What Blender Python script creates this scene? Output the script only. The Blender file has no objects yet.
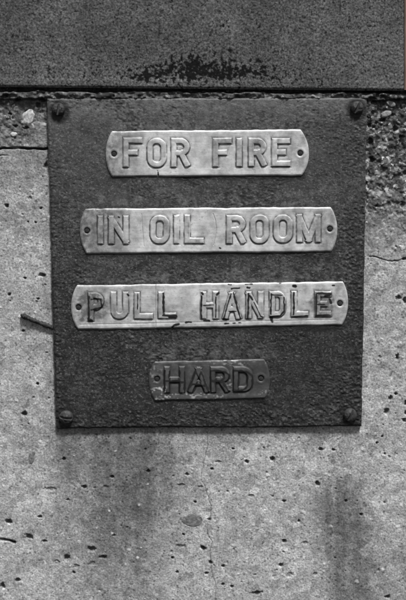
import bpy, math
import numpy as np

scene = bpy.context.scene
COL = scene.collection
rng = np.random.default_rng(7)

# ------------------------------------------------------------------ camera
F, D, PITCH, ZC = 1200.0, 1.2, math.radians(9.0), 1.45     # 1 photo pixel is about 1 mm on the wall
cp, sp = math.cos(PITCH), math.sin(PITCH)
CAM = np.array([0.0, -D * cp, ZC + D * sp])
cam_d = bpy.data.cameras.new("camera")
cam = bpy.data.objects.new("camera", cam_d)
COL.objects.link(cam)
cam.location = CAM
cam.rotation_euler = (math.pi / 2 - PITCH, 0, 0)
cam_d.sensor_fit = 'HORIZONTAL'
cam_d.sensor_width = 36.0
cam_d.lens = 36.0 * F / 406.0
cam_d.clip_start = 0.01
cam_d.clip_end = 100
scene.camera = cam


def W(px, py, out):
    """Place on the vertical plane standing `out` metres proud of the wall face."""
    px = np.asarray(px, float); py = np.asarray(py, float)
    u = (px - 203.0) / F; v = (300.0 - py) / F
    dx = u; dy = cp + v * sp; dz = -sp + v * cp
    t = (-out - CAM[1]) / dy
    return np.stack([t * dx, np.broadcast_to(-out, t.shape) + 0 * t, CAM[2] + t * dz], -1)


# ------------------------------------------------------------------ noise
def sstep(a, b, x):
    t = np.clip((x - a) / (b - a), 0, 1)
    return t * t * (3 - 2 * t)


def vnoise(X, Y, scale, seed, sy=None):
    sy = sy or scale
    r = np.random.default_rng(seed)
    L = r.random((256, 256))
    x = X / scale + 1000.3; y = Y / sy + 1000.7
    xi = np.floor(x).astype(int); yi = np.floor(y).astype(int)
    fx = x - xi; fy = y - yi
    fx = fx * fx * fx * (fx * (fx * 6 - 15) + 10); fy = fy * fy * fy * (fy * (fy * 6 - 15) + 10)
    a = L[xi % 256, yi % 256]; b = L[(xi + 1) % 256, yi % 256]
    c = L[xi % 256, (yi + 1) % 256]; d = L[(xi + 1) % 256, (yi + 1) % 256]
    return (a * (1 - fx) + b * fx) * (1 - fy) + (c * (1 - fx) + d * fx) * fy - 0.5


def fbm(X, Y, scale, seed, octv=4, sy=None):
    s = 0; amp = 1.0; sy = sy or scale
    for i in range(octv):
        s = s + amp * vnoise(X, Y, scale / 2 ** i, seed + i * 17, sy / 2 ** i)
        amp *= 0.55
    return s


# ------------------------------------------------------------------ meshes
def mesh_from(name, co, quads, attrs=None, normals=None, mat=None, parent=None, extra=None, smooth=True):
    """Link one mesh object: co (n,3), quads (m,4), optional extra polygons as index lists."""
    me = bpy.data.meshes.new(name)
    nq = len(quads)
    loops = np.asarray(quads, np.int32).ravel()
    starts = np.arange(nq, dtype=np.int32) * 4
    totals = np.full(nq, 4, np.int32)
    for e in (extra or []):
        starts = np.append(starts, len(loops)).astype(np.int32)
        totals = np.append(totals, len(e)).astype(np.int32)
        loops = np.append(loops, np.asarray(e, np.int32))
    me.vertices.add(len(co)); me.vertices.foreach_set("co", np.asarray(co, np.float32).ravel())
    me.loops.add(len(loops)); me.loops.foreach_set("vertex_index", loops.astype(np.int32))
    me.polygons.add(len(starts))
    me.polygons.foreach_set("loop_start", starts)
    me.polygons.foreach_set("loop_total", totals)
    me.update(calc_edges=True)
    me.validate()
    me.polygons.foreach_set("use_smooth", [smooth] * len(me.polygons))
    for k, a in (attrs or {}).items():
        at = me.attributes.new(k, 'FLOAT', 'POINT')
        at.data.foreach_set("value", np.asarray(a, np.float32).ravel())
    if normals is not None:
        me.normals_split_custom_set_from_vertices([tuple(n) for n in normals])
    if mat:
        me.materials.append(mat)
    o = bpy.data.objects.new(name, me)
    COL.objects.link(o)
    if parent:
        o.parent = parent
        o.matrix_parent_inverse = parent.matrix_world.inverted()
    return o


def grid_quads(nr, nc):
    idx = np.arange(nr * nc).reshape(nr, nc)
    return np.stack([idx[:-1, :-1], idx[1:, :-1], idx[1:, 1:], idx[:-1, 1:]], -1).reshape(-1, 4)


def border(nr, nc):
    idx = np.arange(nr * nc).reshape(nr, nc)
    return np.concatenate([idx[0, :], idx[1:, -1], idx[-1, -2::-1], idx[-2:0:-1, 0]])


def relief(name, PX, PY, out, H, back, mat, attrs=None, parent=None):
    """A slab: front face is the relief H (mm, towards the viewer) on plane `out`; sides run back to plane `back`."""
    nr, nc = PX.shape
    P = W(PX, PY, out)
    P[..., 1] -= H * 0.001
    b = border(nr, nc)
    co = P.reshape(-1, 3)
    rim = co[b].copy()                       # hard edge: the sides get their own vertices
    bk = co[b].copy(); bk[:, 1] = -back
    n0 = len(co); m = len(b)
    co = np.concatenate([co, rim, bk])
    k = np.arange(m); k1 = (k + 1) % m
    side = np.stack([n0 + k, n0 + k1, n0 + m + k1, n0 + m + k], -1)[:, ::-1]
    side = side[:, ::-1]
    q = np.concatenate([grid_quads(nr, nc), side])
    at = {}
    for kk, a in (attrs or {}).items():
        a = np.asarray(a).ravel()
        at[kk] = np.concatenate([a, a[b], a[b]])
    return mesh_from(name, co, q, at, None, mat, parent, extra=[list(range(n0 + m, n0 + 2 * m))])


def put(o, label, cat, group=None):
    o["label"] = label; o["category"] = cat
    if group:
        o["group"] = group


# ------------------------------------------------------------------ materials
class Mat:
    def __init__(s, name):
        s.m = bpy.data.materials.new(name); s.m.use_nodes = True
        s.nt = s.m.node_tree
        s.b = s.nt.nodes["Principled BSDF"]
        s.tc = s.nt.nodes.new("ShaderNodeTexCoord").outputs["Object"]

    def n(s, t, **k):
        x = s.nt.nodes.new(t)
        for a, v in k.items():
            setattr(x, a, v)
        return x

    def link(s, a, b):
        s.nt.links.new(a, b)

    def setin(s, sock, v):
        if isinstance(v, bpy.types.NodeSocket):
            s.link(v, sock)
        else:
            sock.default_value = v

    def noise(s, scale, detail=4, rough=0.6, stretch=None, dist=0.0):
        x = s.n("ShaderNodeTexNoise")
        x.inputs["Scale"].default_value = scale; x.inputs["Detail"].default_value = detail
        x.inputs["Roughness"].default_value = rough; x.inputs["Distortion"].default_value = dist
        v = s.tc
        if stretch:
            mp = s.n("ShaderNodeMapping"); mp.inputs["Scale"].default_value = stretch
            s.link(v, mp.inputs["Vector"]); v = mp.outputs["Vector"]
        s.link(v, x.inputs["Vector"])
        return x.outputs["Fac"]

    def voro(s, scale, feature='F1', out="Distance", rnd=1.0):
        x = s.n("ShaderNodeTexVoronoi"); x.feature = feature
        x.inputs["Scale"].default_value = scale; x.inputs["Randomness"].default_value = rnd
        s.link(s.tc, x.inputs["Vector"])
        return x.outputs[out]

    def attr(s, name):
        x = s.n("ShaderNodeAttribute"); x.attribute_name = name
        return x.outputs["Fac"]

    def ramp(s, v, *stops):
        x = s.n("ShaderNodeValToRGB"); e = x.color_ramp.elements
        while len(e) < len(stops):
            e.new(0.5)
        for i, (p, c) in enumerate(stops):
            e[i].position = p; e[i].color = (c, c, c, 1) if not isinstance(c, tuple) else (*c, 1)
        s.link(v, x.inputs["Fac"])
        return x.outputs["Color"]

    def mix(s, f, a, b, mode='MIX'):
        x = s.n("ShaderNodeMix"); x.data_type = 'RGBA'; x.blend_type = mode
        s.setin(x.inputs["Factor"], f)
        for sk, v in ((x.inputs["A"], a), (x.inputs["B"], b)):
            if not isinstance(v, bpy.types.NodeSocket):
                v = (v, v, v, 1) if not isinstance(v, tuple) else (*v, 1)
            s.setin(sk, v)
        return x.outputs["Result"]

    def math(s, op, a, b=0.0, clamp=False):
        x = s.n("ShaderNodeMath"); x.operation = op; x.use_clamp = clamp
        s.setin(x.inputs[0], a); s.setin(x.inputs[1], b)
        return x.outputs[0]

    def bump(s, h, strength=0.5, dist=0.001, prev=None):
        x = s.n("ShaderNodeBump"); x.inputs["Strength"].default_value = strength
        x.inputs["Distance"].default_value = dist
        s.link(h, x.inputs["Height"])
        if prev:
            s.link(prev, x.inputs["Normal"])
        return x.outputs["Normal"]

    def done(s, color, rough, normal=None, metal=0.0, spec=0.5):
        s.setin(s.b.inputs["Base Color"], color if isinstance(color, bpy.types.NodeSocket) else (*color, 1))
        s.setin(s.b.inputs["Roughness"], rough)
        s.setin(s.b.inputs["Metallic"], metal)
        s.b.inputs["Specular IOR Level"].default_value = spec
        if normal:
            s.link(normal, s.b.inputs["Normal"])
        return s.m


def concrete():
    m = Mat("weathered_concrete")
    sand = m.noise(540, 4, 0.72)
    mid = m.noise(170, 5, 0.65)
    big = m.noise(16, 4, 0.55, (0.6, 1, 1.2))
    c = m.ramp(sand, (0.31, 0.15), (0.5, 0.315), (0.69, 0.50))
    c = m.mix(0.75, c, m.ramp(mid, (0.3, 0.3), (0.5, 0.5), (0.7, 0.68)), 'OVERLAY')
    c = m.mix(0.9, c, m.ramp(big, (0.3, 0.38), (0.7, 0.6)), 'OVERLAY')
    c = m.mix(0.55, c, m.ramp(m.noise(55, 5, 0.65, (0.6, 1, 1.4)), (0.3, 0.36), (0.7, 0.62)), 'OVERLAY')
    # sand grains and small aggregate, light and dark
    cellc = m.voro(330, out="Color")
    sep = m.n("ShaderNodeSeparateColor"); m.link(cellc, sep.inputs[0])
    g = m.voro(330)
    near = m.ramp(g, (0.25, 1.0), (0.5, 0.0))
    lightg = m.math('MULTIPLY', m.ramp(sep.outputs[0], (0.86, 0.0), (0.93, 1.0)), near)
    darkg = m.math('MULTIPLY', m.ramp(sep.outputs[1], (0.88, 0.0), (0.95, 1.0)), near)
    c = m.mix(m.math('MULTIPLY', lightg, 0.5), c, 0.6)
    c = m.mix(m.math('MULTIPLY', darkg, 0.7), c, 0.07)
    agw = m.n("ShaderNodeTexVoronoi"); agw.inputs["Scale"].default_value = 120
    dn = m.n("ShaderNodeTexNoise"); dn.inputs["Scale"].default_value = 150; dn.inputs["Detail"].default_value = 3
    m.link(m.tc, dn.inputs["Vector"])
    dv_ = m.n("ShaderNodeVectorMath", operation='MULTIPLY_ADD'); dv_.inputs[1].default_value = (0.008, 0.008, 0.006)
    m.link(dn.outputs["Color"], dv_.inputs[0]); m.link(m.tc, dv_.inputs[2]); m.link(dv_.outputs[0], agw.inputs["Vector"])
    s5 = m.n("ShaderNodeSeparateColor"); m.link(agw.outputs["Color"], s5.inputs[0])
    c = m.mix(0.6, c, m.ramp(s5.outputs[0], (0.0, 0.28), (0.35, 0.45), (0.7, 0.5), (1.0, 0.66)), 'OVERLAY')
    c = m.mix(m.math('MULTIPLY', m.ramp(s5.outputs[1], (0.90, 0.0), (0.93, 0.6)), m.ramp(agw.outputs["Distance"], (0.3, 1.0), (0.5, 0.0))), c, 0.10)
    c = m.mix(m.ramp(m.noise(460, 2, 0.6, (0.8, 1, 1.2)), (0.63, 0.0), (0.70, 0.85)), c, 0.03)
    # rough exposed aggregate near the beam
    rough = m.attr("rough")
    wn = m.n("ShaderNodeTexNoise"); wn.inputs["Scale"].default_value = 260; wn.inputs["Detail"].default_value = 3
    m.link(m.tc, wn.inputs["Vector"])
    wv = m.n("ShaderNodeVectorMath", operation='MULTIPLY_ADD'); wv.inputs[1].default_value = (0.007, 0.007, 0.007)
    m.link(wn.outputs["Color"], wv.inputs[0]); m.link(m.tc, wv.inputs[2])
    def vor(sc, out):
        x = m.n("ShaderNodeTexVoronoi"); x.inputs["Scale"].default_value = sc
        m.link(wv.outputs[0], x.inputs["Vector"]); return x.outputs[out]
    sep2 = m.n("ShaderNodeSeparateColor"); m.link(vor(170, "Color"), sep2.inputs[0])
    sep3 = m.n("ShaderNodeSeparateColor"); m.link(vor(420, "Color"), sep3.inputs[0])
    a1 = m.ramp(sep2.outputs[0], (0.0, 0.015), (0.5, 0.06), (0.8, 0.14), (1.0, 0.40))
    a2 = m.ramp(sep3.outputs[1], (0.0, 0.008), (0.55, 0.055), (0.85, 0.17), (1.0, 0.65))
    agg = m.mix(m.ramp(mid, (0.42, 0.0), (0.58, 1.0)), a1, a2)
    c = m.mix(m.math('MULTIPLY', rough, 0.95), c, agg)
    # damp run-off stains and the darker tone of the pits, cracks and mortar
    st = m.math('MULTIPLY', m.attr("stain"), m.ramp(m.noise(60, 4, 0.6, (1.6, 1, 0.7)), (0.25, 0.65), (0.7, 1.0)))
    c = m.mix(st, c, m.mix(1.0, c, 0.28, 'MULTIPLY'))
    c = m.mix(m.attr("filth_shade"), c, 0.012)
    c = m.mix(m.attr("pale"), c, 0.5)
    h = m.math('ADD', m.math('MULTIPLY', sand, 0.6), m.math('MULTIPLY', m.noise(330, 5, 0.7), 0.9))
    nrm = m.bump(h, 0.46, 0.0018)
    return m.done(c, 0.92, nrm, spec=0.25)


def board_metal():
    m = Mat("rusted_dark_steel")
    fine = m.noise(620, 4, 0.7)
    mid = m.noise(120, 5, 0.65)
    big = m.noise(14, 4, 0.6)
    c = m.ramp(mid, (0.30, 0.006), (0.5, 0.022), (0.72, 0.058))
    c = m.mix(0.95, c, m.ramp(fine, (0.33, 0.15), (0.5, 0.5), (0.67, 0.8)), 'OVERLAY')
    c = m.mix(0.9, c, m.ramp(big, (0.32, 0.25), (0.68, 0.66)), 'OVERLAY')
    grit = m.noise(430, 3, 0.7, (0.9, 1, 1.1))
    c = m.mix(m.ramp(grit, (0.54, 0.0), (0.66, 0.85)), c, 0.12)
    c = m.mix(m.ramp(m.noise(390, 3, 0.7), (0.535, 0.0), (0.61, 0.95)), c, 0.004)
    dust = m.math('MULTIPLY', m.attr("dust"), m.ramp(m.noise(190, 4, 0.7), (0.3, 0.2), (0.7, 1.0)))
    c = m.mix(dust, c, 0.15)
    c = m.mix(m.attr("filth_shade"), c, 0.007)
    r = m.ramp(mid, (0.3, 0.75), (0.7, 0.5))
    h = m.math('ADD', m.math('MULTIPLY', fine, 0.8), m.noise(330, 5, 0.75, (0.7, 1, 1.2)))
    
    amp = m.ramp(m.noise(30, 4, 0.6), (0.38, 0.15), (0.62, 1.0))
    return m.done(c, r, m.bump(m.math('MULTIPLY', h, amp), 0.5, 0.0018), spec=0.3)


def beam_paint():
    m = Mat("old_painted_beam")
    fine = m.noise(560, 3, 0.65)
    mid = m.noise(90, 5, 0.6, (0.6, 1, 1.2))
    big = m.noise(11, 4, 0.6)
    c = m.ramp(fine, (0.3, 0.022), (0.5, 0.070), (0.7, 0.14))
    c = m.mix(0.55, c, m.ramp(mid, (0.3, 0.3), (0.5, 0.5), (0.7, 0.65)), 'OVERLAY')
    c = m.mix(0.95, c, m.ramp(big, (0.32, 0.3), (0.68, 0.64)), 'OVERLAY')
    c = m.mix(m.ramp(m.noise(340, 3, 0.7), (0.575, 0.0), (0.64, 0.9)), c, 0.010)
    c = m.mix(m.attr("filth_shade"), c, 0.004)
    h = m.math('ADD', m.voro(430, 'SMOOTH_F1'), m.noise(520, 4, 0.65))
    return m.done(c, m.mix(m.attr('filth_shade'), 0.62, 0.95), m.bump(h, 0.36, 0.0015), spec=0.1)


def tag_metal(name, lo, mid_, hi, rough=0.42, metal=0.35, under=0.085):
    m = Mat(name)
    n1 = m.noise(95, 5, 0.62)
    n2 = m.noise(26, 4, 0.55)
    scr = m.noise(420, 3, 0.6, (0.15, 1, 1.6))
    c = m.ramp(n1, (0.28, lo), (0.5, mid_), (0.72, hi))
    c = m.mix(0.7, c, m.ramp(n2, (0.3, 0.34), (0.7, 0.64)), 'OVERLAY')
    c = m.mix(0.35, c, m.ramp(scr, (0.3, 0.35), (0.7, 0.65)), 'OVERLAY')
    gr = m.math('MULTIPLY', m.math('MULTIPLY', m.attr("grime"), 1.35), m.ramp(m.noise(200, 5, 0.7), (0.34, 0.40), (0.64, 1.0)), True)
    c = m.mix(m.ramp(m.noise(520, 3, 0.7), (0.60, 0.0), (0.72, 0.6)), c, 0.10)
    c = m.mix(gr, c, under)
    dirt_shade = m.attr("dirt_shade")
    c = m.mix(dirt_shade, c, 0.018)
    c = m.mix(m.attr("bright"), c, 0.5)
    c = m.mix(m.attr("black"), c, 0.006)
    met = m.math('MULTIPLY', m.math('SUBTRACT', 1.0, m.math('MAXIMUM', gr, dirt_shade), True), metal)
    r = m.ramp(n1, (0.3, rough + 0.12), (0.7, rough - 0.06))
    h = m.math('ADD', m.math('MULTIPLY', scr, 0.5), m.noise(330, 4, 0.6))
    return m.done(c, r, m.bump(h, 0.22, 0.0006), metal=met)


def plain_metal(name, a, b, rough=0.5, metal=0.5, scale=400):
    m = Mat(name)
    n1 = m.noise(scale, 4, 0.7)
    c = m.ramp(n1, (0.3, a), (0.7, b))
    return m.done(c, rough, m.bump(n1, 0.4, 0.0006), metal=metal)


def stone(name, a, b):
    m = Mat(name)
    n1 = m.noise(320, 4, 0.6)
    return m.done(m.ramp(n1, (0.3, a), (0.7, b)), 0.85, m.bump(n1, 0.4, 0.0008), spec=0.25)


def brown_trim():
    m = Mat("brown_painted_timber")
    n1 = m.noise(160, 4, 0.6, (1.5, 1, 0.3))
    c = m.ramp(n1, (0.3, (0.10, 0.062, 0.048)), (0.7, (0.19, 0.125, 0.10)))
    return m.done(c, 0.7, m.bump(n1, 0.3, 0.0006))


M_CON, M_BOARD, M_BEAM = concrete(), board_metal(), beam_paint()
M_TAG = tag_metal("dull_stamped_aluminium", 0.25, 0.46, 0.66, 0.48, 0.22)
M_TAGD = tag_metal("tarnished_stamped_metal", 0.018, 0.052, 0.11, 0.55, 0.2, 0.025)
M_SCREW = plain_metal("weathered_screw_steel", 0.003, 0.05, 0.75, 0.2, 330)
M_RIVET = plain_metal("dark_rivet_steel", 0.003, 0.014, 0.9, 0.0)
M_NAIL = plain_metal("rusty_nail_iron", 0.004, 0.016, 0.7, 0.2)


# ------------------------------------------------------------------ 1. concrete wall
def axis(lo, a, b, hi, fine):
    mid = np.arange(a, b + fine, fine)
    def grow(dist):
        s = []; t = 0; st = fine
        while t < dist:
            st *= 1.12; t += min(st, 12); s.append(t)
        return np.array(s)
    return np.concatenate([(a - grow(a - lo))[::-1], mid, mid[-1] + grow(hi - mid[-1])])


def seg_dist(X, Y, pts):
    d = np.full(X.shape, 1e9)
    for (x0, y0), (x1, y1) in zip(pts[:-1], pts[1:]):
        vx, vy = x1 - x0, y1 - y0
        t = np.clip(((X - x0) * vx + (Y - y0) * vy) / (vx * vx + vy * vy + 1e-9), 0, 1)
        d = np.minimum(d, np.hypot(X - x0 - t * vx, Y - y0 - t * vy))
    return d


def stamp(arr, xs, ys, x, y, rx, ry, rot, fn):
    """apply fn(r, window) over an ellipse window of arr, r = normalised radius"""
    R = max(rx, ry) * 1.8 + 1
    i0, i1 = np.searchsorted(ys, [y - R, y + R]); j0, j1 = np.searchsorted(xs, [x - R, x + R])
    if i1 <= i0 or j1 <= j0:
        return
    X, Y = np.meshgrid(xs[j0:j1], ys[i0:i1])
    c, s = math.cos(rot), math.sin(rot)
    u = ((X - x) * c + (Y - y) * s) / rx; v = (-(X - x) * s + (Y - y) * c) / ry
    wob = 1 + 0.6 * vnoise(X, Y, max(1.4, min(rx, ry)), int(x * 13 + y * 7) % 9999) + .5 * vnoise(X, Y, 1.3, int(x * 3 + y * 5) % 9999)
    r = np.hypot(u, v) / wob
    arr[i0:i1, j0:j1] = fn(r, arr[i0:i1, j0:j1])


def build_wall():
    xs = axis(-260, -4, 410, 680, 0.62)
    ys = axis(-150, 82, 604, 780, 0.62)
    X, Y = np.meshgrid(xs, ys)
    H = 0.9 * fbm(X, Y, 60, 3, 4) + 0.28 * fbm(X, Y, 8, 21, 4) + 0.22 * vnoise(X, Y, 1.5, 77)
    filth_shade = np.zeros_like(X); pale = np.zeros_like(X)
    # rough zone under the beam, strongest at the right end
    rough = (1 - sstep(110, 185, Y + 34 * vnoise(X, Y, 25, 5))) * 0.75
    right = sstep(355, 366, X) * (1 - sstep(165, 290, Y + 36 * vnoise(X, Y, 20, 9)))
    rough = np.clip(np.maximum(rough, right) + 0, 0, 1)
    rough = np.maximum(rough, 0.7 * sstep(394, 404, X + 5 * vnoise(X, Y, 12, 15)) * (1 - sstep(180, 260, Y)))
    H += rough * (2.6 * fbm(X, Y, 7, 31, 3) + 1.2 * vnoise(X, Y, 2.6, 32))
    # run-off stains below the board
    n = 22 * vnoise(X, Y, 34, 41, 60) + 9 * vnoise(X, Y, 9, 42, 16) + 5 * vnoise(X, Y, 3, 43, 5)
    strk = np.clip(.9 + .45 * vnoise(X, Y, 5, 44, 90) + .3 * vnoise(X, Y, 13, 45, 140), 0, 1.1)
    s1 = sstep(72, 98, X + n * .4) * (1 - sstep(145, 200, X + n * .8)) * sstep(420, 430, Y) * (1 - sstep(500, 640, Y + n) * .75) * np.clip(strk + .12, 0, 1)
    s1 = np.maximum(s1, .85 * sstep(44, 66, X + n * .5) * (1 - sstep(150, 200, X + n)) * sstep(420, 430, Y) * (1 - sstep(450, 600, Y + n * 2)) * np.clip(strk + .1, 0, 1))
    s2 = sstep(306, 340, X + n * .6 - (Y - 540) * .05) * (1 - sstep(352, 384, X + n * .6)) * sstep(455, 510, Y + n * 1.2) * 0.95 * strk
    s2 = np.maximum(s2, .35 * sstep(290, 330, X + n) * sstep(500, 600, Y + n))
    s3 = sstep(48, 70, X + n) * (1 - sstep(300, 370, X + n)) * sstep(424, 428, Y) * (1 - sstep(428, 456, Y + n)) * 0.6
    s4 = np.maximum((1 - sstep(90, 150, Y + n * 1.2)) * 0.8, (1 - sstep(100, 290, Y + n * 2.5)) * .6)
    s5 = sstep(40, 46, X) * (1 - sstep(60, 70, X)) * 0.25 * (1 - sstep(420, 470, Y + n))
    stain = np.clip(np.maximum.reduce([s1 * 1.0, s2 * 1.1, s3, s4, s5]), 0, 1)

    def pit(x, y, rx, ry, rot=0.0, depth=3.0, f=1.0):
        rx, ry = rx * .84, ry * .9
        stamp(H, xs, ys, x, y, rx, ry, rot, lambda r, a: a - depth * (1 - sstep(0.55, 1.1, r)))
        stamp(filth_shade, xs, ys, x, y, rx, ry, rot, lambda r, a: np.maximum(a, f * .82 * (1 - sstep(0.2, 1.35, r))))
    for p in [(8.7, 521.7, 4.4, 2.7, .3), (29, 537, 6.2, 2.9, .45), (40, 516.5, 2.4, 1.9), (66, 558, 4.2, 4.6), (91.3, 549.3, 5.8, 3.1),
              (103, 557, 4.4, 2.3), (17.6, 580, 3.9, 2.7), (2.7, 586, 3.6, 3.6), (44.7, 541, 2.4, 1.6), (74, 572.6, 1.6, 1.5),
              (24.5, 413.5, 3.4, 2.4), (63.5, 459, 2.4, 2), (84, 487, 3, 2), (148, 471, 2, 1.7), (202.5, 548, 3.4, 2.3), (114, 535, 2.2, 1.7),
              (67.5, 500, 2, 1.5), (112, 477, 2.3, 1.6), (321, 449.5, 3, 2.2), (272.5, 459, 3.2, 2.5), (247, 462, 2.6, 2), (317.5, 483.5, 3.5, 2.3, .6), (284.5, 541, 2.6, 2.1),
              (280.5, 565, 3, 3), (257, 593, 6.2, 2.4, -.1), (386.6, 411.4, 2.8, 3.8, .5), (404.4, 420, 2.6, 2.6), (396, 394, 1.8, 1.5),
              (390.6, 397.6, 2.5, 3.6, .3), (405.6, 403, 1.6, 3.2), (405.6, 413, 1.4, 2.4), (382.4, 436.4, 1.7, 1.5), (385, 454, 1.4, 1.2),
              (377, 443, 1.4, 1.2), (333.6, 450, 1.9, 1.5), (399, 297.6, 3.6, 3), (405, 301, 2.6, 4), (397.2, 357, 2.1, 3.8), (403.2, 204.5, 3.4, 4),
              (376.5, 206, 2.2, 1.8), (404, 259, 2.8, 2), (46, 165, 2.3, 4, .2), (7, 206, 3.4, 2.4), (41, 208.5, 1.6, 1.4), (28, 222, 1.6, 1.5), (35.5, 222.5, 1.3, 1.2),
              (9.3, 294.6, 2.2, 1.9), (42, 275, 4, 2.4), (25, 278, 1.6, 1.3), (38, 299, 1.7, 1.4), (37.5, 384, 1.9, 1.7), (23, 331, 1.8, 1.4),
              (361, 514.5, 1.9, 1.7), (284, 501, 2.1, 1.7), (209, 519, 2.4, 1.8), (204, 548.7, 3.6, 2.2), (210.5, 562.5, 2.3, 2), (206.7, 573.5, 2.1, 1.8),
              (223.5, 566, 2.2, 1.8), (223, 584.5, 1.7, 1.7), (232, 586.5, 2, 1.6), (183.5, 534.5, 1.6, 1.4), (172.5, 557.5, 2, 2), (177, 572, 1.8, 1.5), (388, 597, 4, 2.2),
              (187, 474, 1.9, 1.5), (233, 449, 1.7, 1.4), (212, 469, 1.7, 1.4), (195, 502, 1.8, 1.4), (346, 501, 1.9, 1.4), (299, 521, 1.7, 1.4),
              (382, 120, 5, 2, -.3), (395, 129, 3, 4), (371, 142, 3, 5), (374, 101, 5, 4), (369, 122, 3, 8), (401, 140, 3, 6), (372, 160, 3, 4),
              (5, 97, 5, 3), (18, 100, 4, 2), (38, 105, 3, 3), (26, 128, 4, 1.6), (15, 126, 3, 1.8), (43, 100, 4, 3), (10, 114, 2.4, 1.5)]:
        pit(*p)
    for p in [(91.6, 563.7, 5, 3), (76.7, 566, 4, 2.6), (57, 562, 3.4, 2.4), (50, 489, 9, 2.4), (106, 487, 4, 2), (30, 198, 3, 2), (380, 357, 2, 2),
              (218, 462, 5, 1.6), (181, 485, 5, 1.6), (201, 487, 3, 1.6), (181, 546, 6, 2), (24.6, 414, 4, 3), (290, 575, 4, 3), (315, 574, 3, 2), (305, 543, 3, 2), (251, 496, 4, 2)]:
        pit(*p, depth=1.0, f=0.55) if len(p) == 5 else pit(p[0], p[1], p[2], p[3], 0.0, 1.0, 0.55)
    for _ in range(1150):                        # the small bug-holes between them
        x, y = rng.uniform(-240, 660), rng.uniform(96, 770)
        r = 0.5 + 1.1 * rng.random() ** 4
        pit(x, y, r * rng.uniform(.9, 1.35), r, rng.uniform(-.5, .5), 1.0, rng.uniform(.15, .75))
    for _ in range(500):                        # pale grains standing slightly proud
        x, y = rng.uniform(-240, 660), rng.uniform(96, 770)
        r = 0.7 + 1.2 * rng.random() ** 2
        stamp(H, xs, ys, x, y, r * 1.3, r, rng.uniform(-1, 1), lambda q, a: a + .5 * (1 - sstep(.5, 1.1, q)))
        f = rng.uniform(.3, .9)
        stamp(pale, xs, ys, x, y, r * 1.3, r, rng.uniform(-1, 1), lambda q, a: np.maximum(a, f * (1 - sstep(.6, 1.1, q))))
    for _ in range(150):
        x, y = rng.uniform(-240, 660), rng.uniform(150, 770)
        a, b_, q = 1.6 + 3.2 * rng.random() ** 2, rng.uniform(.5, .9), rng.uniform(-.8, .8)
        f = rng.uniform(.25, .6)
        stamp(filth_shade if rng.random() < .75 else pale, xs, ys, x, y, a, a * b_, q, lambda t, w: np.maximum(w, f * (1 - sstep(.7, 1.1, t))))
    # joint lines and cracks
    def crack(pts, w, depth, f=1.0):
        x0 = min(p[0] for p in pts) - 6; x1 = max(p[0] for p in pts) + 6
        y0 = min(p[1] for p in pts) - 6; y1 = max(p[1] for p in pts) + 6
        i0, i1 = np.searchsorted(ys, [y0, y1]); j0, j1 = np.searchsorted(xs, [x0, x1])
        sx, sy = X[i0:i1, j0:j1], Y[i0:i1, j0:j1]
        d = seg_dist(sx + 1.2 * vnoise(sx, sy, 5, 61), sy + 1.2 * vnoise(sx, sy, 5, 62), pts)
        k = 1 - sstep(w * .5, w * 1.2, d)
        k = k * np.clip(0.75 + 1.2 * vnoise(sx, sy, 9, 63), 0, 1)
        H[i0:i1, j0:j1] -= depth * k
        filth_shade[i0:i1, j0:j1] = np.maximum(filth_shade[i0:i1, j0:j1], f * k)
    crack([(-220, 148), (0, 148.5), (25, 148.2), (49, 149)], 1.3, 4)
    crack([(-60, 155), (8, 155.5)], 0.8, 1.5, .7)
    crack([(368, 256), (376, 257.2), (384, 260), (392, 261.5), (398, 260.5), (404, 258.5), (480, 259), (600, 262)], .7, 1.6, .75)
    crack([(207.3, 432), (207.4, 445), (204.6, 460), (200.7, 476), (201, 481), (204.5, 485), (207, 494), (211.5, 506)], 0.45, .6, .6)
    crack([(211.5, 506), (210.5, 518), (206.8, 528), (207.5, 536), (212, 541), (210.6, 552), (210.7, 562), (212, 573), (215.5, 584), (216, 592), (214.5, 604), (218, 700)], 0.45, .6, .55)
    crack([(-40, 541), (0, 540), (7, 540.5), (15, 542)], 1.5, 2.5)
    # open joint under the beam, with crumbled mortar below it
    jt = 90.6 + 0.006 * X + 2.2 * vnoise(X, Y, 14, 71) + 1.2 * vnoise(X, Y, 4, 72)
    H -= 16 * (1 - sstep(jt - 0.8, jt + 0.8, Y)) * (Y > 60)
    mo = sstep(jt - .5, jt + 1.5, Y) * (1 - sstep(98.5, 101, Y + 2.5 * vnoise(X, Y, 7, 74)))
    H += mo * np.clip(4.2 + 3.0 * vnoise(X, Y, 9, 73, 4) + 3.2 * vnoise(X, Y, 2.8, 75), 0, 5.6)
    mortar_dark = mo * np.clip(.32 + 1.1 * vnoise(X, Y, 12, 76) + .9 * vnoise(X, Y, 3, 78) - .3 * np.exp(-((X - 270) / 90) ** 2), 0, .95)
    filth_shade = np.maximum(filth_shade, mortar_dark)
    H -= 60 * 0 * X
    H = np.where(Y < 60, -16, H)
    # keep clear of the steel board that lies on the wall
    under = sstep(40, 50, X) * (1 - sstep(366, 374, X)) * sstep(98, 101, Y) * (1 - sstep(426, 434, Y))
    H = np.minimum(H, H * (1 - under) + under * np.minimum(H, 1.0))
    wl = relief("concrete_wall", X, Y, 0.0, H, -0.2, M_CON, {"rough": rough, "stain": stain, "filth_shade": np.clip(filth_shade, 0, 1), "pale": pale})
    put(wl, "weathered grey concrete wall, pitted and stained, behind the dark steel board", "wall")
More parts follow.
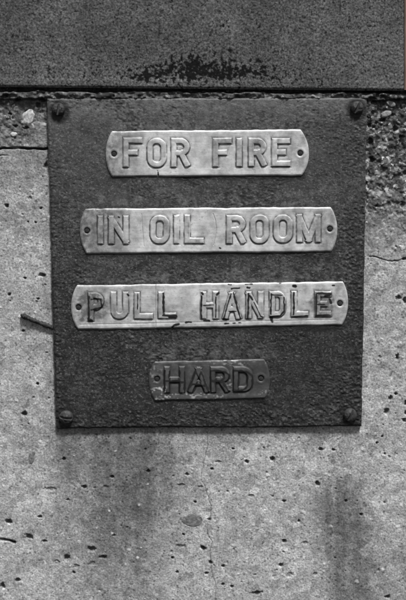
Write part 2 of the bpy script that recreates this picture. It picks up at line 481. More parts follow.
    # stones showing in the face
    def pebble(x, y, rx, ry, rot, hgt, mat, lab):
        k = 26
        a = np.linspace(-1, 1, k); A, B = np.meshgrid(a, a)
        u = A * np.sqrt(1 - B * B / 2); v = B * np.sqrt(1 - A * A / 2)
        ang = np.arctan2(v, u)
        wob = 1 + 0.22 * vnoise(x + 3 * u, y + 3 * v, 1.6, 8) * np.hypot(u, v) + 0.10 * np.sin(ang * 2 + x) + 0.06 * np.sin(ang * 3 + y) + 0.025 * np.sin(ang * 5 + x * y)
        c, s = math.cos(rot), math.sin(rot)
        PX = x + (u * rx * c - v * ry * s) * wob; PY = y + (u * rx * s + v * ry * c) * wob
        r = np.hypot(u, v)
        o = relief("embedded_stone", PX, PY, 0.0, hgt * np.sqrt(np.clip(1 - r ** 4, 0, 1)) + 0.5 * vnoise(PX, PY, 2.5, 5) + .3 * vnoise(PX, PY, 1.2, 6), -0.006, mat, parent=wl)
        o["label"] = lab
    dk = stone("grey_stone", 0.06, 0.17); lt = stone("pale_stone", 0.16, 0.5); mdl = stone("mid_stone", 0.13, 0.22)
    pebble(192.5, 520.5, 11, 5.6, .1, 0.35, dk, "smooth grey stone showing beside the thin crack")
    pebble(32, 457, 3.2, 6.6, .35, 0.35, dk, "upright oval grey stone left of the board's lower corner")
    pebble(28.5, 116.5, 6.4, 6.8, 0, 0.9, lt, "round pale stone left of the upper left screw")
    pebble(14, 134.5, 3, 2.6, 0, 1.4, lt, "small pale stone just above the dark joint line")
    pebble(402, 247.5, 3.4, 2.8, 0, 1.2, lt, "small pale stone near the right edge above the crack")
    pebble(391, 104, 4.5, 3.2, .3, 2.0, mdl, "grey stone under the beam's right end")
    pebble(386, 114, 5.5, 3.4, -.3, 2.2, mdl, "larger grey stone right of the upper right screw")
    return wl


build_wall()


# ------------------------------------------------------------------ 2. beam along the top
def build_beam():
    # photo outline: lower edge from (0,86.5) to (403,90.5); it runs on to the left and upwards
    s = np.concatenate([np.linspace(-255, -6, 120), np.arange(-5.4, 403.9, 0.7), [403.9]])
    t = np.concatenate([np.linspace(-140, -4, 90), np.arange(-3.4, 87, 0.7)])
    X, T = np.meshgrid(s, t)
    Y = T + (T > -200) * (X * 0.0095) * np.clip((T + 140) / 227, 0, 1) + 0.1
    H = 0.5 * fbm(X, Y, 50, 101, 3) + 0.16 * vnoise(X, Y, 2.2, 105) + 0.1 * vnoise(X, Y, 5, 106)
    edge = T.max() - T
    H -= 1.2 * (1 - sstep(0, 2.6, edge))
    H -= 0.7 * (1 - sstep(0, 1.8, X.max() - X))
    H += 0.35 * (1 - sstep(3, 6, np.abs(edge - 4)))            # rolled lower lip
    # flaked patches along the lower edge
    dens = np.exp(-((X - 195) / 34) ** 2) * np.exp(-((Y - 68) / 13) ** 2) * 0.92
    dens += np.exp(-((X - 145) / 22) ** 2) * np.exp(-((Y - 76) / 7) ** 2) * 0.75
    dens += np.exp(-((X - 250) / 40) ** 2) * np.exp(-((Y - 73) / 9) ** 2) * 0.72
    dens += 0.30 * np.exp(-((X - 170) / 140) ** 2) * np.exp(-((Y - 74) / 14) ** 2) + 0.20
    nn = .9 * vnoise(X + Y * .31, Y - X * .27, 2.7, 111, 3.1) + 0.75 * vnoise(X - Y * .4, Y + X * .36, 1.4, 112)
    nn = nn + .35 * vnoise(X, Y, 3.2, 113, 26) * np.exp(-((X - 200) / 60) ** 2)
    flake = sstep(-0.05, 0.22, nn - 0.60 + dens * 0.72)
    drip = np.zeros_like(X)
    for x, y0, y1 in [(159, 22, 36), (172, 55, 64), (236, 58, 74), (340, 4, 14), (222, 50, 60)]:
        drip = np.maximum(drip, (1 - sstep(.5, 1.6, np.abs(X - x + 1.5 * vnoise(X, Y, 6, 9)))) * sstep(y0 - 4, y0, Y) * (1 - sstep(y1, y1 + 6, Y)) * .55)
    H -= 0.2 * flake
    o = relief("beam", X, Y, 0.0066, H, -0.012, M_BEAM, {"filth_shade": np.clip(flake * .97 + drip, 0, 1)})
    put(o, "long dark grey painted beam with black flaking spots along its lower edge", "beam")
    # the brown painted strip that closes off the beam's right end
    s = np.concatenate([np.linspace(404.5, 410, 16), np.linspace(412, 450, 20)]); t = np.concatenate([np.linspace(-140, -4, 50), np.arange(-3, 90.2, 1.0)])
    X, Y = np.meshgrid(s, t)
    H = 0.4 * fbm(X, Y, 18, 121, 3, 60) - 0.8 * (1 - sstep(0, 1.2, X - X.min()))
    o = relief("timber_strip", X, Y, 0.0062, H, -0.012, brown_trim())
    put(o, "thin brown upright strip at the right end of the grey beam", "strip")


build_beam()

# ------------------------------------------------------------------ 3. steel board with its screws
OUT_B = 0.0050
SCREWS = [(58.6, 109.2, 7.0, 1.75), (357, 107.6, 7.2, 2.05), (66.3, 417, 7.6, 0.15), (350.2, 414.6, 7.2, 2.1)]


def build_board():
    a = np.linspace(0, 1, 470); b = np.linspace(0, 1, 485)
    A, B = np.meshgrid(a, b)
    L0, L1 = np.array([47.2, 98.5]), np.array([56.2, 428.6])
    R0, R1 = np.array([367.0, 98.0]), np.array([361.8, 426.6])
    lx = L0[0] + (L1[0] - L0[0]) * B; ly = L0[1] + (L1[1] - L0[1]) * B
    rx = R0[0] + (R1[0] - R0[0]) * B; ry = R0[1] + (R1[1] - R0[1]) * B
    X = lx + (rx - lx) * A; Y = ly + (ry - ly) * A
    # corroded outline: edges nibbled by a fraction of a millimetre
    near = lambda q, w: 1 - sstep(0, w, q)
    X = X + near(A, .02) * (0.6 * vnoise(X, Y, 5, 201) + 1.0 * vnoise(X, Y, 24, 202)) - near(1 - A, .02) * (0.6 * vnoise(X, Y, 5, 203) + .8 * vnoise(X, Y, 20, 204))
    Y = Y + near(1 - B, .02) * (0.8 * vnoise(X, Y, 4.5, 205) + 0.9 * vnoise(X, Y, 22, 206)) + near(B, .02) * (.7 * vnoise(X, Y, 6, 207))
    H = 0.55 * fbm(X, Y, 70, 211, 3) + 0.16 * fbm(X, Y, 7, 212, 3) + 0.10 * vnoise(X, Y, 1.8, 213, 1.3)
    e = np.minimum.reduce([A * 316, (1 - A) * 316, B * 330, (1 - B) * 330])
    H -= 0.9 * (1 - sstep(0, 1.6, e))
    n = 10 * vnoise(X, Y, 22, 221) + 5 * vnoise(X, Y, 6, 222)
    # scale and dust that has settled on the upper part and above the tags
    dust = 0.42 * (1 - sstep(100, 128, Y + n)) + 0.30 * (1 - sstep(115, 330, Y + n * 3)) * (1 - .3 * sstep(300, 360, X))
    for (x0, x1, y) in [(110, 305, 128), (85, 332, 204), (76, 342, 281), (152, 268, 357)]:
        dust = np.maximum(dust, 0.62 * np.clip(.55 + 1.6 * vnoise(X, Y, 7, 223) + 1.2 * vnoise(X, Y, 2.4, 224), 0, 1.2) * sstep(x0 - 14, x0 + 6, X + n) * (1 - sstep(x1 - 6, x1 + 14, X + n)) * sstep(y - 22, y - 4, Y + n * 1.3) * (1 - sstep(y, y + 4, Y)))
    H += 0.35 * dust * np.clip(vnoise(X, Y, 3.4, 231) + .2, 0, 1)
    crust = np.clip(.9 * (1 - sstep(4, 26, (1 - B) * 330 + n * 1.4)) + .9 * (1 - sstep(4, 34, (1 - A) * 316 + n * 1.8)) * sstep(.15, .6, B + n * .02)
                    + .55 * (1 - sstep(2, 14, A * 316 + n)) * sstep(.1, .4, B) + .75 * sstep(.10, .42, vnoise(X, Y, 46, 235) + .5 * vnoise(X, Y, 16, 236)) + .3 * sstep(300, 420, Y), 0, 1)
    gran = .75 * vnoise(X, Y, 2.9, 237, 2.2) + .5 * vnoise(X, Y, 1.5, 238, 1.3)
    H += crust * (1.0 * gran - .15)
    flake = sstep(0.22, 0.40, 0.75 * vnoise(X, Y, 2.6, 232, 1.7) + 0.45 * vnoise(X, Y, 1.3, 233) + .7 * vnoise(X, Y, 30, 234) + 0.10 * sstep(250, 430, Y) + .14 * sstep(300, 365, X) - 0.10)
    H -= 0.35 * flake
    filth_shade = np.maximum(0.5 * flake, crust * .85 * sstep(.0, .22, -gran))
    dust = np.maximum(dust, crust * .55 * sstep(.22, .42, gran))
    edge_b = (1 - B) * 330
    filth_shade = np.maximum(filth_shade, .95 * (1 - sstep(1.2, 3.4, edge_b + 3 * vnoise(X, Y, 5, 241))))  # shadow line at the lower edge, painted in together with corrosion
    filth_shade = np.maximum(filth_shade, .6 * (1 - sstep(.6, 2.4, np.minimum(A, 1 - A) * 316 + 3 * vnoise(X, Y, 6, 242))) * sstep(150, 300, Y))
    for (x, y, r, _) in SCREWS:                               # rust run around each screw
        rr = np.hypot(X - x, (Y - y - 2.0) * .9)
        filth_shade = np.maximum(filth_shade, 0.97 * (1 - sstep(r * 1.1, r * 1.75, rr + n * .25)))
    for (x0, x1, y0, y1) in [(107, 308, 130, 176), (81, 336, 208, 252.5), (72, 347, 283.5, 327), (150, 269, 360, 400)]:  # cast shadow of each tag, painted on the board as a dark halo
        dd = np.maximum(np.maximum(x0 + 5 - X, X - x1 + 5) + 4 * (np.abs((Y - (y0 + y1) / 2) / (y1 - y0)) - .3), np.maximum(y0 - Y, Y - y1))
        filth_shade = np.maximum(filth_shade, .9 * (1 - sstep(1.0, 7, dd + n * .45)) * sstep(y0 + 6, y1, Y + .25 * n))
    filth_shade = np.maximum(filth_shade, .32 * sstep(250, 400, Y + 2 * n) * (1 - .6 * np.exp(-((X - 100) / 50) ** 2 - ((Y - 355) / 40) ** 2)))
    o = relief("sign_board", X, Y, OUT_B, H, -0.001, M_BOARD, {"dust": np.clip(dust, 0, .8), "filth_shade": np.clip(filth_shade, 0, 1)})
    put(o, "square dark rusted steel board screwed to the concrete, carrying four embossed tags", "board")
    return o


BOARD = build_board()


def build_screw(x, y, r, rot, label):
    k = 64
    a = np.linspace(-1, 1, k); A, B = np.meshgrid(a, a)
    u = A * np.sqrt(1 - B * B / 2); v = B * np.sqrt(1 - A * A / 2)
    q = np.clip(np.hypot(u, v), 0, 1)
    h = 0.9 + 4.6 * np.sqrt(np.clip(1 - (q * .99) ** 2.0, 0, 1))
    c, s = math.cos(rot), math.sin(rot)
    across = np.abs(-u * s + v * c)
    slot = 1 - sstep(0.12, 0.20, across)
    h = h * (1 - slot) + np.minimum(h, 2.4) * slot
    PX, PY = x + u * (r - .7), y + v * (r - .7)
    h = h + (0.5 * vnoise(PX, PY, 1.7, int(x)) + .5 * vnoise(PX, PY, 3.5, int(y))) * (1 - slot)
    o = relief("screw", PX, PY, OUT_B, h, OUT_B - 0.002, M_SCREW, parent=BOARD)
    o["label"] = label


for s_, l_ in zip(SCREWS, ["slotted screw in the upper left corner", "slotted screw in the upper right corner",
                           "slotted screw in the lower left corner", "slotted screw in the lower right corner"]):
    build_screw(*s_, l_)


# ------------------------------------------------------------------ 4. the embossed tags
def arc(cx, cy, rx, ry, a0, a1, n=14):
    return [(cx + rx * math.cos(math.radians(a0 + (a1 - a0) * i / n)), cy + ry * math.sin(math.radians(a0 + (a1 - a0) * i / n))) for i in range(n + 1)]


def glyph(ch, x0, y0, x1, y1, hw):
    """strokes along centre lines; ('s', a, b) a square-ended bar, ('r', points) a round stroke"""
    l, r, t, b = x0 + hw, x1 - hw, y0 + hw, y1 - hw
    w, h = r - l, b - t; m = t + h * .5; S = []
    if ch == 'I':
        S = [('s', ((l + r) / 2, t), ((l + r) / 2, b))]
    if ch == 'L':
        S = [('s', (l, t), (l, b)), ('s', (l, b), (r, b))]
    if ch == 'F':
        S = [('s', (l, t), (l, b)), ('s', (l, t), (r, t)), ('s', (l, m), (l + w * .66, m))]
    if ch == 'E':
        S = [('s', (l, t), (l, b)), ('s', (l, t), (r, t)), ('s', (l, m), (l + w * .66, m)), ('s', (l, b), (r, b))]
    if ch == 'H':
        S = [('s', (l, t), (l, b)), ('s', (r, t), (r, b)), ('s', (l, m), (r, m))]
    if ch == 'N':
        S = [('s', (l, t), (l, b)), ('s', (r, t), (r, b)), ('s', (l, t), (r, b))]
    if ch == 'M':
        c = (l + r) / 2
        S = [('s', (l, t), (l, b)), ('s', (r, t), (r, b)), ('s', (l, t), (c, b)), ('s', (r, t), (c, b))]
    if ch == 'A':
        c = (l + r) / 2
        S = [('s', (c, t), (l, b)), ('s', (c, t), (r, b)), ('s', (l + w * .2, t + h * .66), (r - w * .2, t + h * .66))]
    if ch == 'O':
        q = w * .46
        p = arc(r - q, t + q, q, q, -90, 0) + arc(r - q, b - q, q, q, 0, 90) + arc(l + q, b - q, q, q, 90, 180) + arc(l + q, t + q, q, q, 180, 270)
        S = [('r', p + [p[0]])]
    if ch == 'U':
        q = w * .48
        S = [('s', (l, t), (l, b - q)), ('s', (r, t), (r, b - q)), ('r', [(r, b - q - 1)] + arc(r - q, b - q, q, q, 0, 90) + arc(l + q, b - q, q, q, 90, 180) + [(l, b - q - 1)])]
    if ch == 'D':
        q = w * .5
        S = [('s', (l, t), (l, b)), ('s', (l, t), (l + w * .3, t)), ('s', (l, b), (l + w * .3, b)),
             ('r', [(l + 1, t)] + arc(r - q, t + q, q, q, -90, 0) + arc(r - q, b - q, q, q, 0, 90) + [(l + 1, b)])]
    if ch in 'PR':
        q = h * .26
        S = [('s', (l, t), (l, b)), ('r', [(l, t)] + arc(r - q, t + q, q, q, -90, 90) + [(l, t + 2 * q)])]
        if ch == 'R':
            S.append(('s', (l + w * .55, t + 2 * q), (r, b)))
    return S


def glyph_field(ch, X, Y, box, hw):
    x0, y0, x1, y1 = box
    e = np.full(X.shape, -1e3)
    for st in glyph(ch, x0, y0, x1, y1, hw):
        if st[0] == 's':
            (ax, ay), (bx, by) = st[1], st[2]
            L = math.hypot(bx - ax, by - ay); ux, uy = (bx - ax) / L, (by - ay) / L
            al = (X - (ax + bx) / 2) * ux + (Y - (ay + by) / 2) * uy
            pe = -(X - (ax + bx) / 2) * uy + (Y - (ay + by) / 2) * ux
            e = np.maximum(e, np.minimum(hw - np.abs(pe), L / 2 + hw - np.abs(al)))
        else:
            e = np.maximum(e, hw - seg_dist(X, Y, st[1]))
    return np.minimum.reduce([e, Y - y0, y1 - Y, X - x0 + 0.6, x1 + 0.6 - X])


OUT_T = OUT_B + 0.0014
GROUP = "embossed tags riveted to the steel board"


def blob(X, Y, x, y, rx, ry, seed=0, n=.5):
    r = np.hypot((X - x) / rx, (Y - y) / ry) + n * vnoise(X, Y, 6, 300 + seed) + n * .6 * vnoise(X, Y, 2.2, 301 + seed)
    return 1 - sstep(0.55, 1.1, r)


def build_tag(label, TL, TR, BL, BR, apexl, apexr, letters, rivets, mat, grime_fn, seed, creases=(), black=(), bright_fn=None, rise=1.25, letter_labels=None, wear=.6, crev=.72):
    step = 0.31
    wpx = TR[0] - TL[0]; hpx = BL[1] - TL[1]
    nc = int(wpx / step); nr = int(hpx / step)
    A, B = np.meshgrid(np.linspace(0, 1, nc), np.linspace(0, 1, nr))
    bul = 1 - (2 * B - 1) ** 2
    bul = np.sqrt(np.clip(bul, 0, 1)) * .35 + bul * .65
    lx = TL[0] + (BL[0] - TL[0]) * B - ((TL[0] + BL[0]) / 2 - apexl) * bul
    rx = TR[0] + (BR[0] - TR[0]) * B + (apexr - (TR[0] + BR[0]) / 2) * bul
    X = lx + (rx - lx) * A
    yt = TL[1] + (TR[1] - TL[1]) * A; yb = BL[1] + (BR[1] - BL[1]) * A
    Y = yt + (yb - yt) * B
    # hand-cut edge
    Y = Y + (1 - sstep(0, .06, B)) * (0.8 * vnoise(X, 0 * Y, 26, 401 + seed) + .5 * vnoise(X, 0 * Y, 6, 402 + seed)) + (1 - sstep(0, .06, 1 - B)) * (0.8 * vnoise(X, 0 * Y, 30, 403 + seed) + .5 * vnoise(X, 0 * Y, 7, 404 + seed))
    H = 0.5 * fbm(X, Y, 55, 410 + seed, 2) + 0.10 * fbm(X, Y, 10, 412 + seed, 2) + 0.02 * vnoise(X, Y, 2, 413)
    ex = np.minimum(A, 1 - A) * wpx; ey = np.minimum(B, 1 - B) * hpx
    e = np.minimum(ex, ey)
    H -= 0.7 * (1 - sstep(0, 1.3, e))
    H += 0.08 * np.exp(-((e - 2.6) / 1.3) ** 2)                # burr left by the cutting press
    own = np.full(X.shape, -1); best = np.full(X.shape, -0.25)
    HW = 2.95
    em = np.full(X.shape, -1e3)
    for i, (ch, x0, y0, x1, y1) in enumerate(letters):
        f = glyph_field(ch, X + .35 * vnoise(X, Y, 7, 420 + seed + i), Y + .35 * vnoise(X, Y, 7, 440 + seed + i), (x0, y0, x1, y1), HW)
        own = np.where(f > best, i, own); best = np.maximum(best, f); em = np.maximum(em, f)
    H += rise * (0.9 * sstep(-0.05, 0.72, em) + 0.1 * sstep(0.6, 2.2, em))
    H -= 0.16 * np.exp(-((em + 1.0) / 0.8) ** 2)               # metal drawn down round the stamped strokes
    for (x, y) in rivets:
        r = np.hypot(X - x, Y - y)
        H -= 1.3 * (1 - sstep(2.2, 3.6, r))
        H += 0.25 * np.exp(-((r - 4.6) / 1.2) ** 2)
    grime = np.clip(grime_fn(X, Y), 0, 1)
    # grime plus letter-edge shading, both painted into the foot of the strokes
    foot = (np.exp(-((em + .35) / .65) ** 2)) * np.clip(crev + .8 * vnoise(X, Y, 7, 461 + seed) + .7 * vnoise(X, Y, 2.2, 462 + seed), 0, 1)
    face = sstep(.3, 1.0, em) * np.clip(.34 + .6 * vnoise(X, Y, 8, 463 + seed) + .3 * vnoise(X, Y, 2.4, 464), 0, 1)
    grime = np.clip(np.maximum(grime, face), 0, 1)
    dirt_shade = np.clip(foot * 1.05, 0, .95)
    blk = np.zeros_like(X)
    for pts, w in black:
        d = seg_dist(X + 0.6 * vnoise(X, Y, 4, 451 + seed), Y + 0.6 * vnoise(X, Y, 4, 452 + seed), pts)
        blk = np.maximum(blk, 1 - sstep(w * .55, w * 1.05, d + wear * w * vnoise(X, Y, 2.6, 453)))
    for (x, y) in rivets:
        blk = np.maximum(blk, .92 * (1 - sstep(2.3, 3.3, np.hypot(X - x, Y - y))))
    for pts, w, dp in creases:
        d = seg_dist(X, Y, pts)
        H -= dp * (1 - sstep(0, w, d)); grime = np.maximum(grime, .5 * (1 - sstep(0, w, d)))
    bright = bright_fn(X, Y) if bright_fn else np.zeros_like(X)
    P = W(X, Y, OUT_T); P[..., 1] -= H * 0.001
    du = np.gradient(P, axis=1); dv = np.gradient(P, axis=0)
    N = np.cross(dv, du); N /= np.linalg.norm(N, axis=-1, keepdims=True)
    if N[..., 1].mean() > 0:
        N = -N
    co = P.reshape(-1, 3); NN = N.reshape(-1, 3)
    at = {"grime": grime.ravel(), "dirt_shade": dirt_shade.ravel(), "black": np.clip(blk, 0, 1).ravel(), "bright": np.clip(bright, 0, 1).ravel()}
    q = grid_quads(nr, nc)
    fo = own.reshape(nr, nc)
    qo = np.where((fo[:-1, :-1] == fo[1:, 1:]) & (fo[1:, :-1] == fo[:-1, 1:]) & (fo[:-1, :-1] == fo[1:, :-1]), fo[:-1, :-1], -1).ravel()
    # the plate of the tag: everything that is not a letter, plus its cut edge and back
    b = border(nr, nc); m = len(b)
    qb = q[qo < 0]
    used, inv = np.unique(np.concatenate([qb.ravel(), b]), return_inverse=True)
    qb2 = inv[:qb.size].reshape(-1, 4); b2 = inv[qb.size:]
    n0 = len(used)
    rim = co[b].copy(); bk = co[b].copy(); bk[:, 1] = -(OUT_B - 0.0003)
    k = np.arange(m); k1 = (k + 1) % m
    side = np.stack([n0 + k, n0 + k1, n0 + m + k1, n0 + m + k], -1)
    cen = co.mean(0)
    out = co[b] - cen; out[:, 1] = 0; out /= np.linalg.norm(out, axis=1, keepdims=True)
    co_t = np.concatenate([co[used], rim, bk]); nn_t = np.concatenate([NN[used], out, out])
    att = {kk: np.concatenate([a[used], a[b], a[b]]) for kk, a in at.items()}
    tag = mesh_from("embossed_tag", co_t, np.concatenate([qb2, side]), att, nn_t, mat)
    put(tag, label, "sign", GROUP)
    for i, L in enumerate(letters):
        ql = q[qo == i]
        u2, inv = np.unique(ql.ravel(), return_inverse=True)
        o = mesh_from("raised_letter", co[u2], inv.reshape(-1, 4), {kk: a[u2] for kk, a in at.items()}, NN[u2], mat, tag)
        if letter_labels and i in letter_labels:
            o["label"] = letter_labels[i]
    for (x, y) in rivets:
        kk = 22
        a = np.linspace(-1, 1, kk); AA, BB = np.meshgrid(a, a)
        u = AA * np.sqrt(1 - BB * BB / 2); v = BB * np.sqrt(1 - AA * AA / 2)
        r = np.clip(np.hypot(u, v), 0, 1)
        hh = 0.0 + 0.75 * np.sqrt(np.clip(1 - (r * .98) ** 2.2, 0, 1)) + .15 * vnoise(PXr := x + u * 2.3, y + v * 2.3, 1.4, 7)
        relief("rivet", x + u * 2.3, y + v * 2.3, OUT_T - 0.0009, hh, OUT_B - 0.001, M_RIVET, parent=tag)
    return tag


def g1(X, Y):
    n = vnoise(X, Y, 9, 501) * .6
    g = .62 * (1 - sstep(106, 150, X + 24 * n)) + .40 * sstep(272, 306, X + 14 * n) * (.8 + n)
    g = np.maximum(g, .35 * blob(X, Y, 128, 160, 12, 9, 1)); g = np.maximum(g, .28 * blob(X, Y, 293, 148, 6, 14, 2))
    return g + .10


def g2(X, Y):
    n = vnoise(X, Y, 9, 511) * .6
    g = .72 * (1 - sstep(90, 150, X + 26 * n)) + .48 * sstep(296, 334, X + 18 * n)
    g = np.maximum(g, .5 * blob(X, Y, 108, 212, 22, 5, 3)); g = np.maximum(g, .5 * blob(X, Y, 320, 230, 12, 18, 4))
    return g + .12


def g3(X, Y):
    n = vnoise(X, Y, 9, 521) * .6
    g = .6 * blob(X, Y, 93, 306, 19, 19, 5, .35) + .45 * (1 - sstep(76, 125, X + 16 * n))
    g = np.maximum(g, .72 * blob(X, Y, 322, 304, 15, 18, 6)); g = np.maximum(g, .4 * sstep(326, 340, X + 10 * n))
    g = np.maximum(g, .25 * blob(X, Y, 190, 318, 14, 8, 7)); g = np.maximum(g, .22 * blob(X, Y, 262, 320, 20, 8, 8))
    return g + .10


def g4(X, Y):
    return .35 * sstep(-.1, .3, vnoise(X, Y, 8, 531) + .5 * vnoise(X, Y, 3, 532)) + .25 * blob(X, Y, 200, 380, 60, 14, 9)


def b4(X, Y):
    nn = sstep(.02, .5, .6 * vnoise(X, Y, 5, 541, 3) + .7 * vnoise(X, Y, 1.8, 542, 1.3))
    return .8 * nn * np.clip(blob(X, Y, 158, 394, 12, 9, 11) + .6 * blob(X, Y, 192, 396, 40, 5, 12) + .55 * blob(X, Y, 235, 362, 34, 4, 13)
                              + .6 * blob(X, Y, 262, 393, 7, 6, 14) + .5 * blob(X, Y, 229, 386, 4, 8, 15) + .3 * blob(X, Y, 155, 372, 7, 14, 16), 0, 1)


T1 = [("F", 123, 137.5, 142.5, 167.2), ("O", 147, 138, 166.5, 167.5), ("R", 170.8, 138, 189.8, 167.2), ("F", 212.5, 138, 231.8, 167),
      ("I", 236.3, 138, 242, 166.8), ("R", 248.2, 138, 266.4, 166.6), ("E", 271.5, 138, 290.5, 166.6)]
T2 = [("I", 97, 215.5, 103.6, 244.2), ("N", 108.3, 215.5, 128.8, 244.2), ("O", 150, 215, 169.3, 244), ("I", 173.4, 215.2, 179.5, 243.6),
      ("L", 184.3, 214.8, 204, 243.6), ("R", 226.2, 215, 245.6, 243.8), ("O", 249.8, 214.6, 269, 243.6), ("O", 273.2, 214.4, 292.6, 243), ("M", 296.5, 214, 320.8, 242.4)]
T3 = [("P", 88, 292.4, 104, 321), ("U", 110.6, 291.6, 128.6, 319), ("L", 134, 292, 153, 319), ("L", 158, 291.6, 176.4, 318.4), ("H", 200.6, 291.4, 218.6, 319),
      ("A", 222.6, 291.6, 241.2, 319.4), ("N", 245.8, 291.4, 263.6, 318.6), ("D", 269.2, 291, 285.6, 317.2), ("L", 291, 291, 308.6, 317), ("E", 314.6, 291, 331.4, 316.6)]
T4 = [("H", 164, 366.4, 185, 392.8), ("A", 187.6, 366.6, 209.4, 392.8), ("R", 210.2, 366.4, 229.6, 392.4), ("D", 233, 366.4, 252.8, 392)]

build_tag("bright stamped metal tag reading FOR FIRE, topmost on the steel board", (112.5, 131), (300, 129.6), (112.8, 176.8), (301, 175.4), 105.8, 309,
          T1, [(114, 154), (300.3, 153.3)], M_TAG, g1, 11,
          creases=[([(157.5, 171), (158, 175.5)], 1.1, .5)], black=[([(158, 172.5), (158.2, 175)], .8), ([(271, 166.8), (290, 166.6)], .5)])
build_tag("bright stamped metal tag reading IN OIL ROOM, second from the top on the board", (85.6, 208.8), (330.4, 207.2), (87, 253.6), (330.6, 251.6), 80, 337.4,
          T2, [(87, 230.7), (330, 229)], M_TAG, g2, 23,
          creases=[([(213.2, 214), (215.6, 221), (216.4, 230), (215, 239), (213.6, 245)], .8, .35), ([(141.5, 214), (142.6, 230), (144, 246)], .8, .25)],
          black=[([(118.5, 217), (119.5, 217.4)], 1.0), ([(219.5, 248), (220.5, 248.3)], .9)])
build_tag("stamped metal tag reading PULL HANDLE with black paint left in its letters", (77.5, 285.4), (342.6, 281.6), (78.4, 329.4), (341.4, 325), 71.2, 348.2,
          T3, [(78.5, 307.5), (340, 303.5)], M_TAG, g3, 37,
          creases=[([(155.6, 284), (155.4, 306), (155.8, 327)], .9, .3), ([(80, 324.6), (180, 322.6), (260, 321), (336, 319.6)], 1.0, .22)],
          black=[([(163.6, 293.5), (163.4, 306), (163.8, 314)], 1.3), ([(163, 315.4), (176, 315.6)], 1.2), ([(170, 316.5), (176, 316.8)], 1.7),
                 ([(137.8, 294), (137.6, 309)], .7), ([(172.5, 327), (174, 325), (178.5, 324.6)], 1.6), ([(185.5, 322.6), (191, 322)], 1.2),
                 ([(127.5, 294), (128.5, 295.4)], 1.0), ([(89, 319.6), (91.5, 320)], 2.0), ([(91.5, 299), (101, 299), (102, 307), (91.5, 309.5)], 1.1), ([(89, 296), (89, 319)], 1.0),
                 ([(202, 292.4), (203, 294)], 1.5), ([(201.4, 296), (201.4, 318)], .9), ([(216.8, 294.5), (218.6, 293.4)], 1.5), ([(216, 297), (215.4, 317)], .9),
                 ([(203.5, 305.4), (213.5, 305)], .8), ([(204, 321), (209, 320.6)], 1.1), ([(233.6, 292.5), (240, 318)], 1.2), ([(231, 294), (223.6, 319)], 1.0), ([(224, 318.5), (228.5, 319.4)], 1.2),
                 ([(229, 311.4), (236, 311.2)], .8), ([(232, 288.6), (239.5, 287.8)], 1.1), ([(228, 284.6), (231.5, 284.8)], 1.0), ([(245, 284.4), (252, 284)], 1.0), ([(247.5, 287.6), (249.5, 288)], 1.3),
                 ([(248.4, 293.5), (247.8, 318.5)], 1.3), ([(249.4, 295), (252.5, 299.5)], 1.2), ([(254, 302), (261, 316.5)], .7), ([(261, 316), (262.5, 316.8)], 1.2),
                 ([(225, 323.6), (228.5, 323.4)], 1.4), ([(233, 323.2), (235, 323)], .9), ([(239, 323), (241, 322.8)], .9),
                 ([(271.2, 294), (271, 314)], 1.1), ([(272, 294.6), (282, 295)], .8), ([(284, 297), (284.2, 311), (280, 315.6), (272, 316.4)], 1.1), ([(270.6, 317), (272.4, 321.5)], 1.9),
                 ([(293.4, 286), (295.6, 286.2)], 1.9), ([(293.8, 292.5), (293.4, 314.5)], 1.2), ([(291.6, 316.4), (308, 315.6)], .8),
                 ([(316.8, 293), (330.6, 294)], 1.5), ([(325, 296), (330, 294.4)], 1.6), ([(316.4, 294), (316, 315.5)], 1.3), ([(316, 315.4), (330, 315)], 1.1), ([(317, 304.5), (324, 304)], .8), ([(329.6, 299), (331, 303)], 1.5),
                 ([(279.5, 283.6), (281, 283.4)], .7), ([(332.5, 285.4), (334.5, 285.6)], .8)],
          letter_labels={0: "letter P dulled by a dark stain", 9: "letter E blackened by old paint"})
ltr = []
for ch, x0, y0, x1, y1 in T4:                                   # remains of black paint in the small tag's letters
    for st in glyph(ch, x0, y0, x1, y1, 2.95):
        pl = [st[1], st[2]] if st[0] == 's' else st[1]
        for dx, dy in ((2.6, 2.4), (-2.6, 1.2)):
            ltr.append(([(px + dx, py + dy) for px, py in pl], 1.35))
build_tag("small tarnished dark tag reading HARD, lowest on the steel board", (155, 361.6), (263.6, 359), (155.2, 400.6), (264.6, 398.6), 148.8, 269.8,
          T4, [(157, 379), (261, 378.5)], M_TAGD, g4, 53, black=ltr, bright_fn=b4, wear=.7, crev=.95)


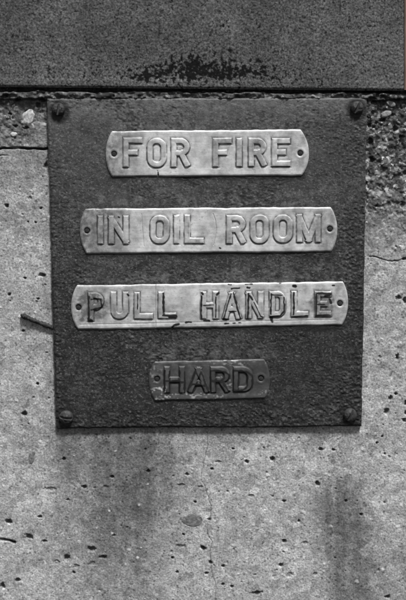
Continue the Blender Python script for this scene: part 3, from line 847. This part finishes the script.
# ------------------------------------------------------------------ 5. bent nail beside the board
def build_nail():
    pts = [(20.6, 314.8), (22.4, 315.6), (25, 316.8), (30, 318.9), (36, 321.3), (42, 323.7), (48, 326.0), (53, 327.9)]
    rad = [0.7, 2.4, 2.5, 2.1, 2.0, 2.1, 2.3, 2.1]
    outs = [0.0022, 0.0025, 0.0025, 0.0024, 0.0022, 0.0020, 0.0018, 0.0015]
    k = 12; rings = []
    C = [W(p[0], p[1], o) for p, o in zip(pts, outs)]
    # resample
    T = np.linspace(0, len(pts) - 1, 40); C = np.array(C)
    C = np.stack([np.interp(T, range(len(pts)), C[:, i]) for i in range(3)], -1); R = np.interp(T, range(len(pts)), rad) * .001
    for i in range(40):
        d = C[min(i + 1, 39)] - C[max(i - 1, 0)]; d /= np.linalg.norm(d)
        u = np.cross(d, [0, 1, 0]); u /= np.linalg.norm(u); v = np.cross(d, u)
        a = np.linspace(0, 2 * math.pi, k, endpoint=False)
        wob = 1 + .2 * np.sin(a * 2 + i * .7) * np.sin(i * 1.3) + .16 * np.sin(i * 2.1 + 1) + .1 * np.sin(a * 3 + i)
        rings.append(C[i] + R[i] * (np.cos(a)[:, None] * u + np.sin(a)[:, None] * v) * wob[:, None])
    co = np.concatenate(rings)
    q = [[i * k + j, i * k + (j + 1) % k, (i + 1) * k + (j + 1) % k, (i + 1) * k + j] for i in range(39) for j in range(k)]
    o = mesh_from("nail", co, np.array(q), None, None, M_NAIL, extra=[list(range(k))[::-1], list(range(39 * k, 40 * k))])
    put(o, "bent rusty nail on the concrete, poking out from behind the board's left edge", "nail")


build_nail()

# ------------------------------------------------------------------ light
SUN_EL, SUN_AZ = math.radians(62), math.radians(24)      # high, in front of the wall and a little to the right
world = bpy.data.worlds.new("World"); scene.world = world
world.use_nodes = True
nt = world.node_tree
bg = nt.nodes["Background"]
sky = nt.nodes.new("ShaderNodeTexSky"); sky.sky_type = 'NISHITA'; sky.sun_disc = False
sky.sun_elevation = SUN_EL; sky.sun_rotation = math.pi - SUN_AZ
hs = nt.nodes.new("ShaderNodeHueSaturation"); hs.inputs["Saturation"].default_value = 0.0     # the photograph is black and white
nt.links.new(sky.outputs[0], hs.inputs["Color"]); nt.links.new(hs.outputs[0], bg.inputs["Color"])
bg.inputs["Strength"].default_value = 0.06
sl = bpy.data.lights.new("sun", 'SUN'); sl.energy = 3.6; sl.angle = math.radians(9); sl.color = (1, 1, 1)
so = bpy.data.objects.new("sun", sl); COL.objects.link(so)
dv = np.array([math.sin(SUN_AZ) * math.cos(SUN_EL), -math.cos(SUN_AZ) * math.cos(SUN_EL), math.sin(SUN_EL)])
from mathutils import Vector
so.rotation_euler = Vector(dv).to_track_quat('Z', 'Y').to_euler()
so.location = (0.5, -2, 4)

scene.view_settings.view_transform = 'Standard'
scene.view_settings.look = 'None'
scene.view_settings.exposure = 0.85
scene.view_settings.gamma = 1.0
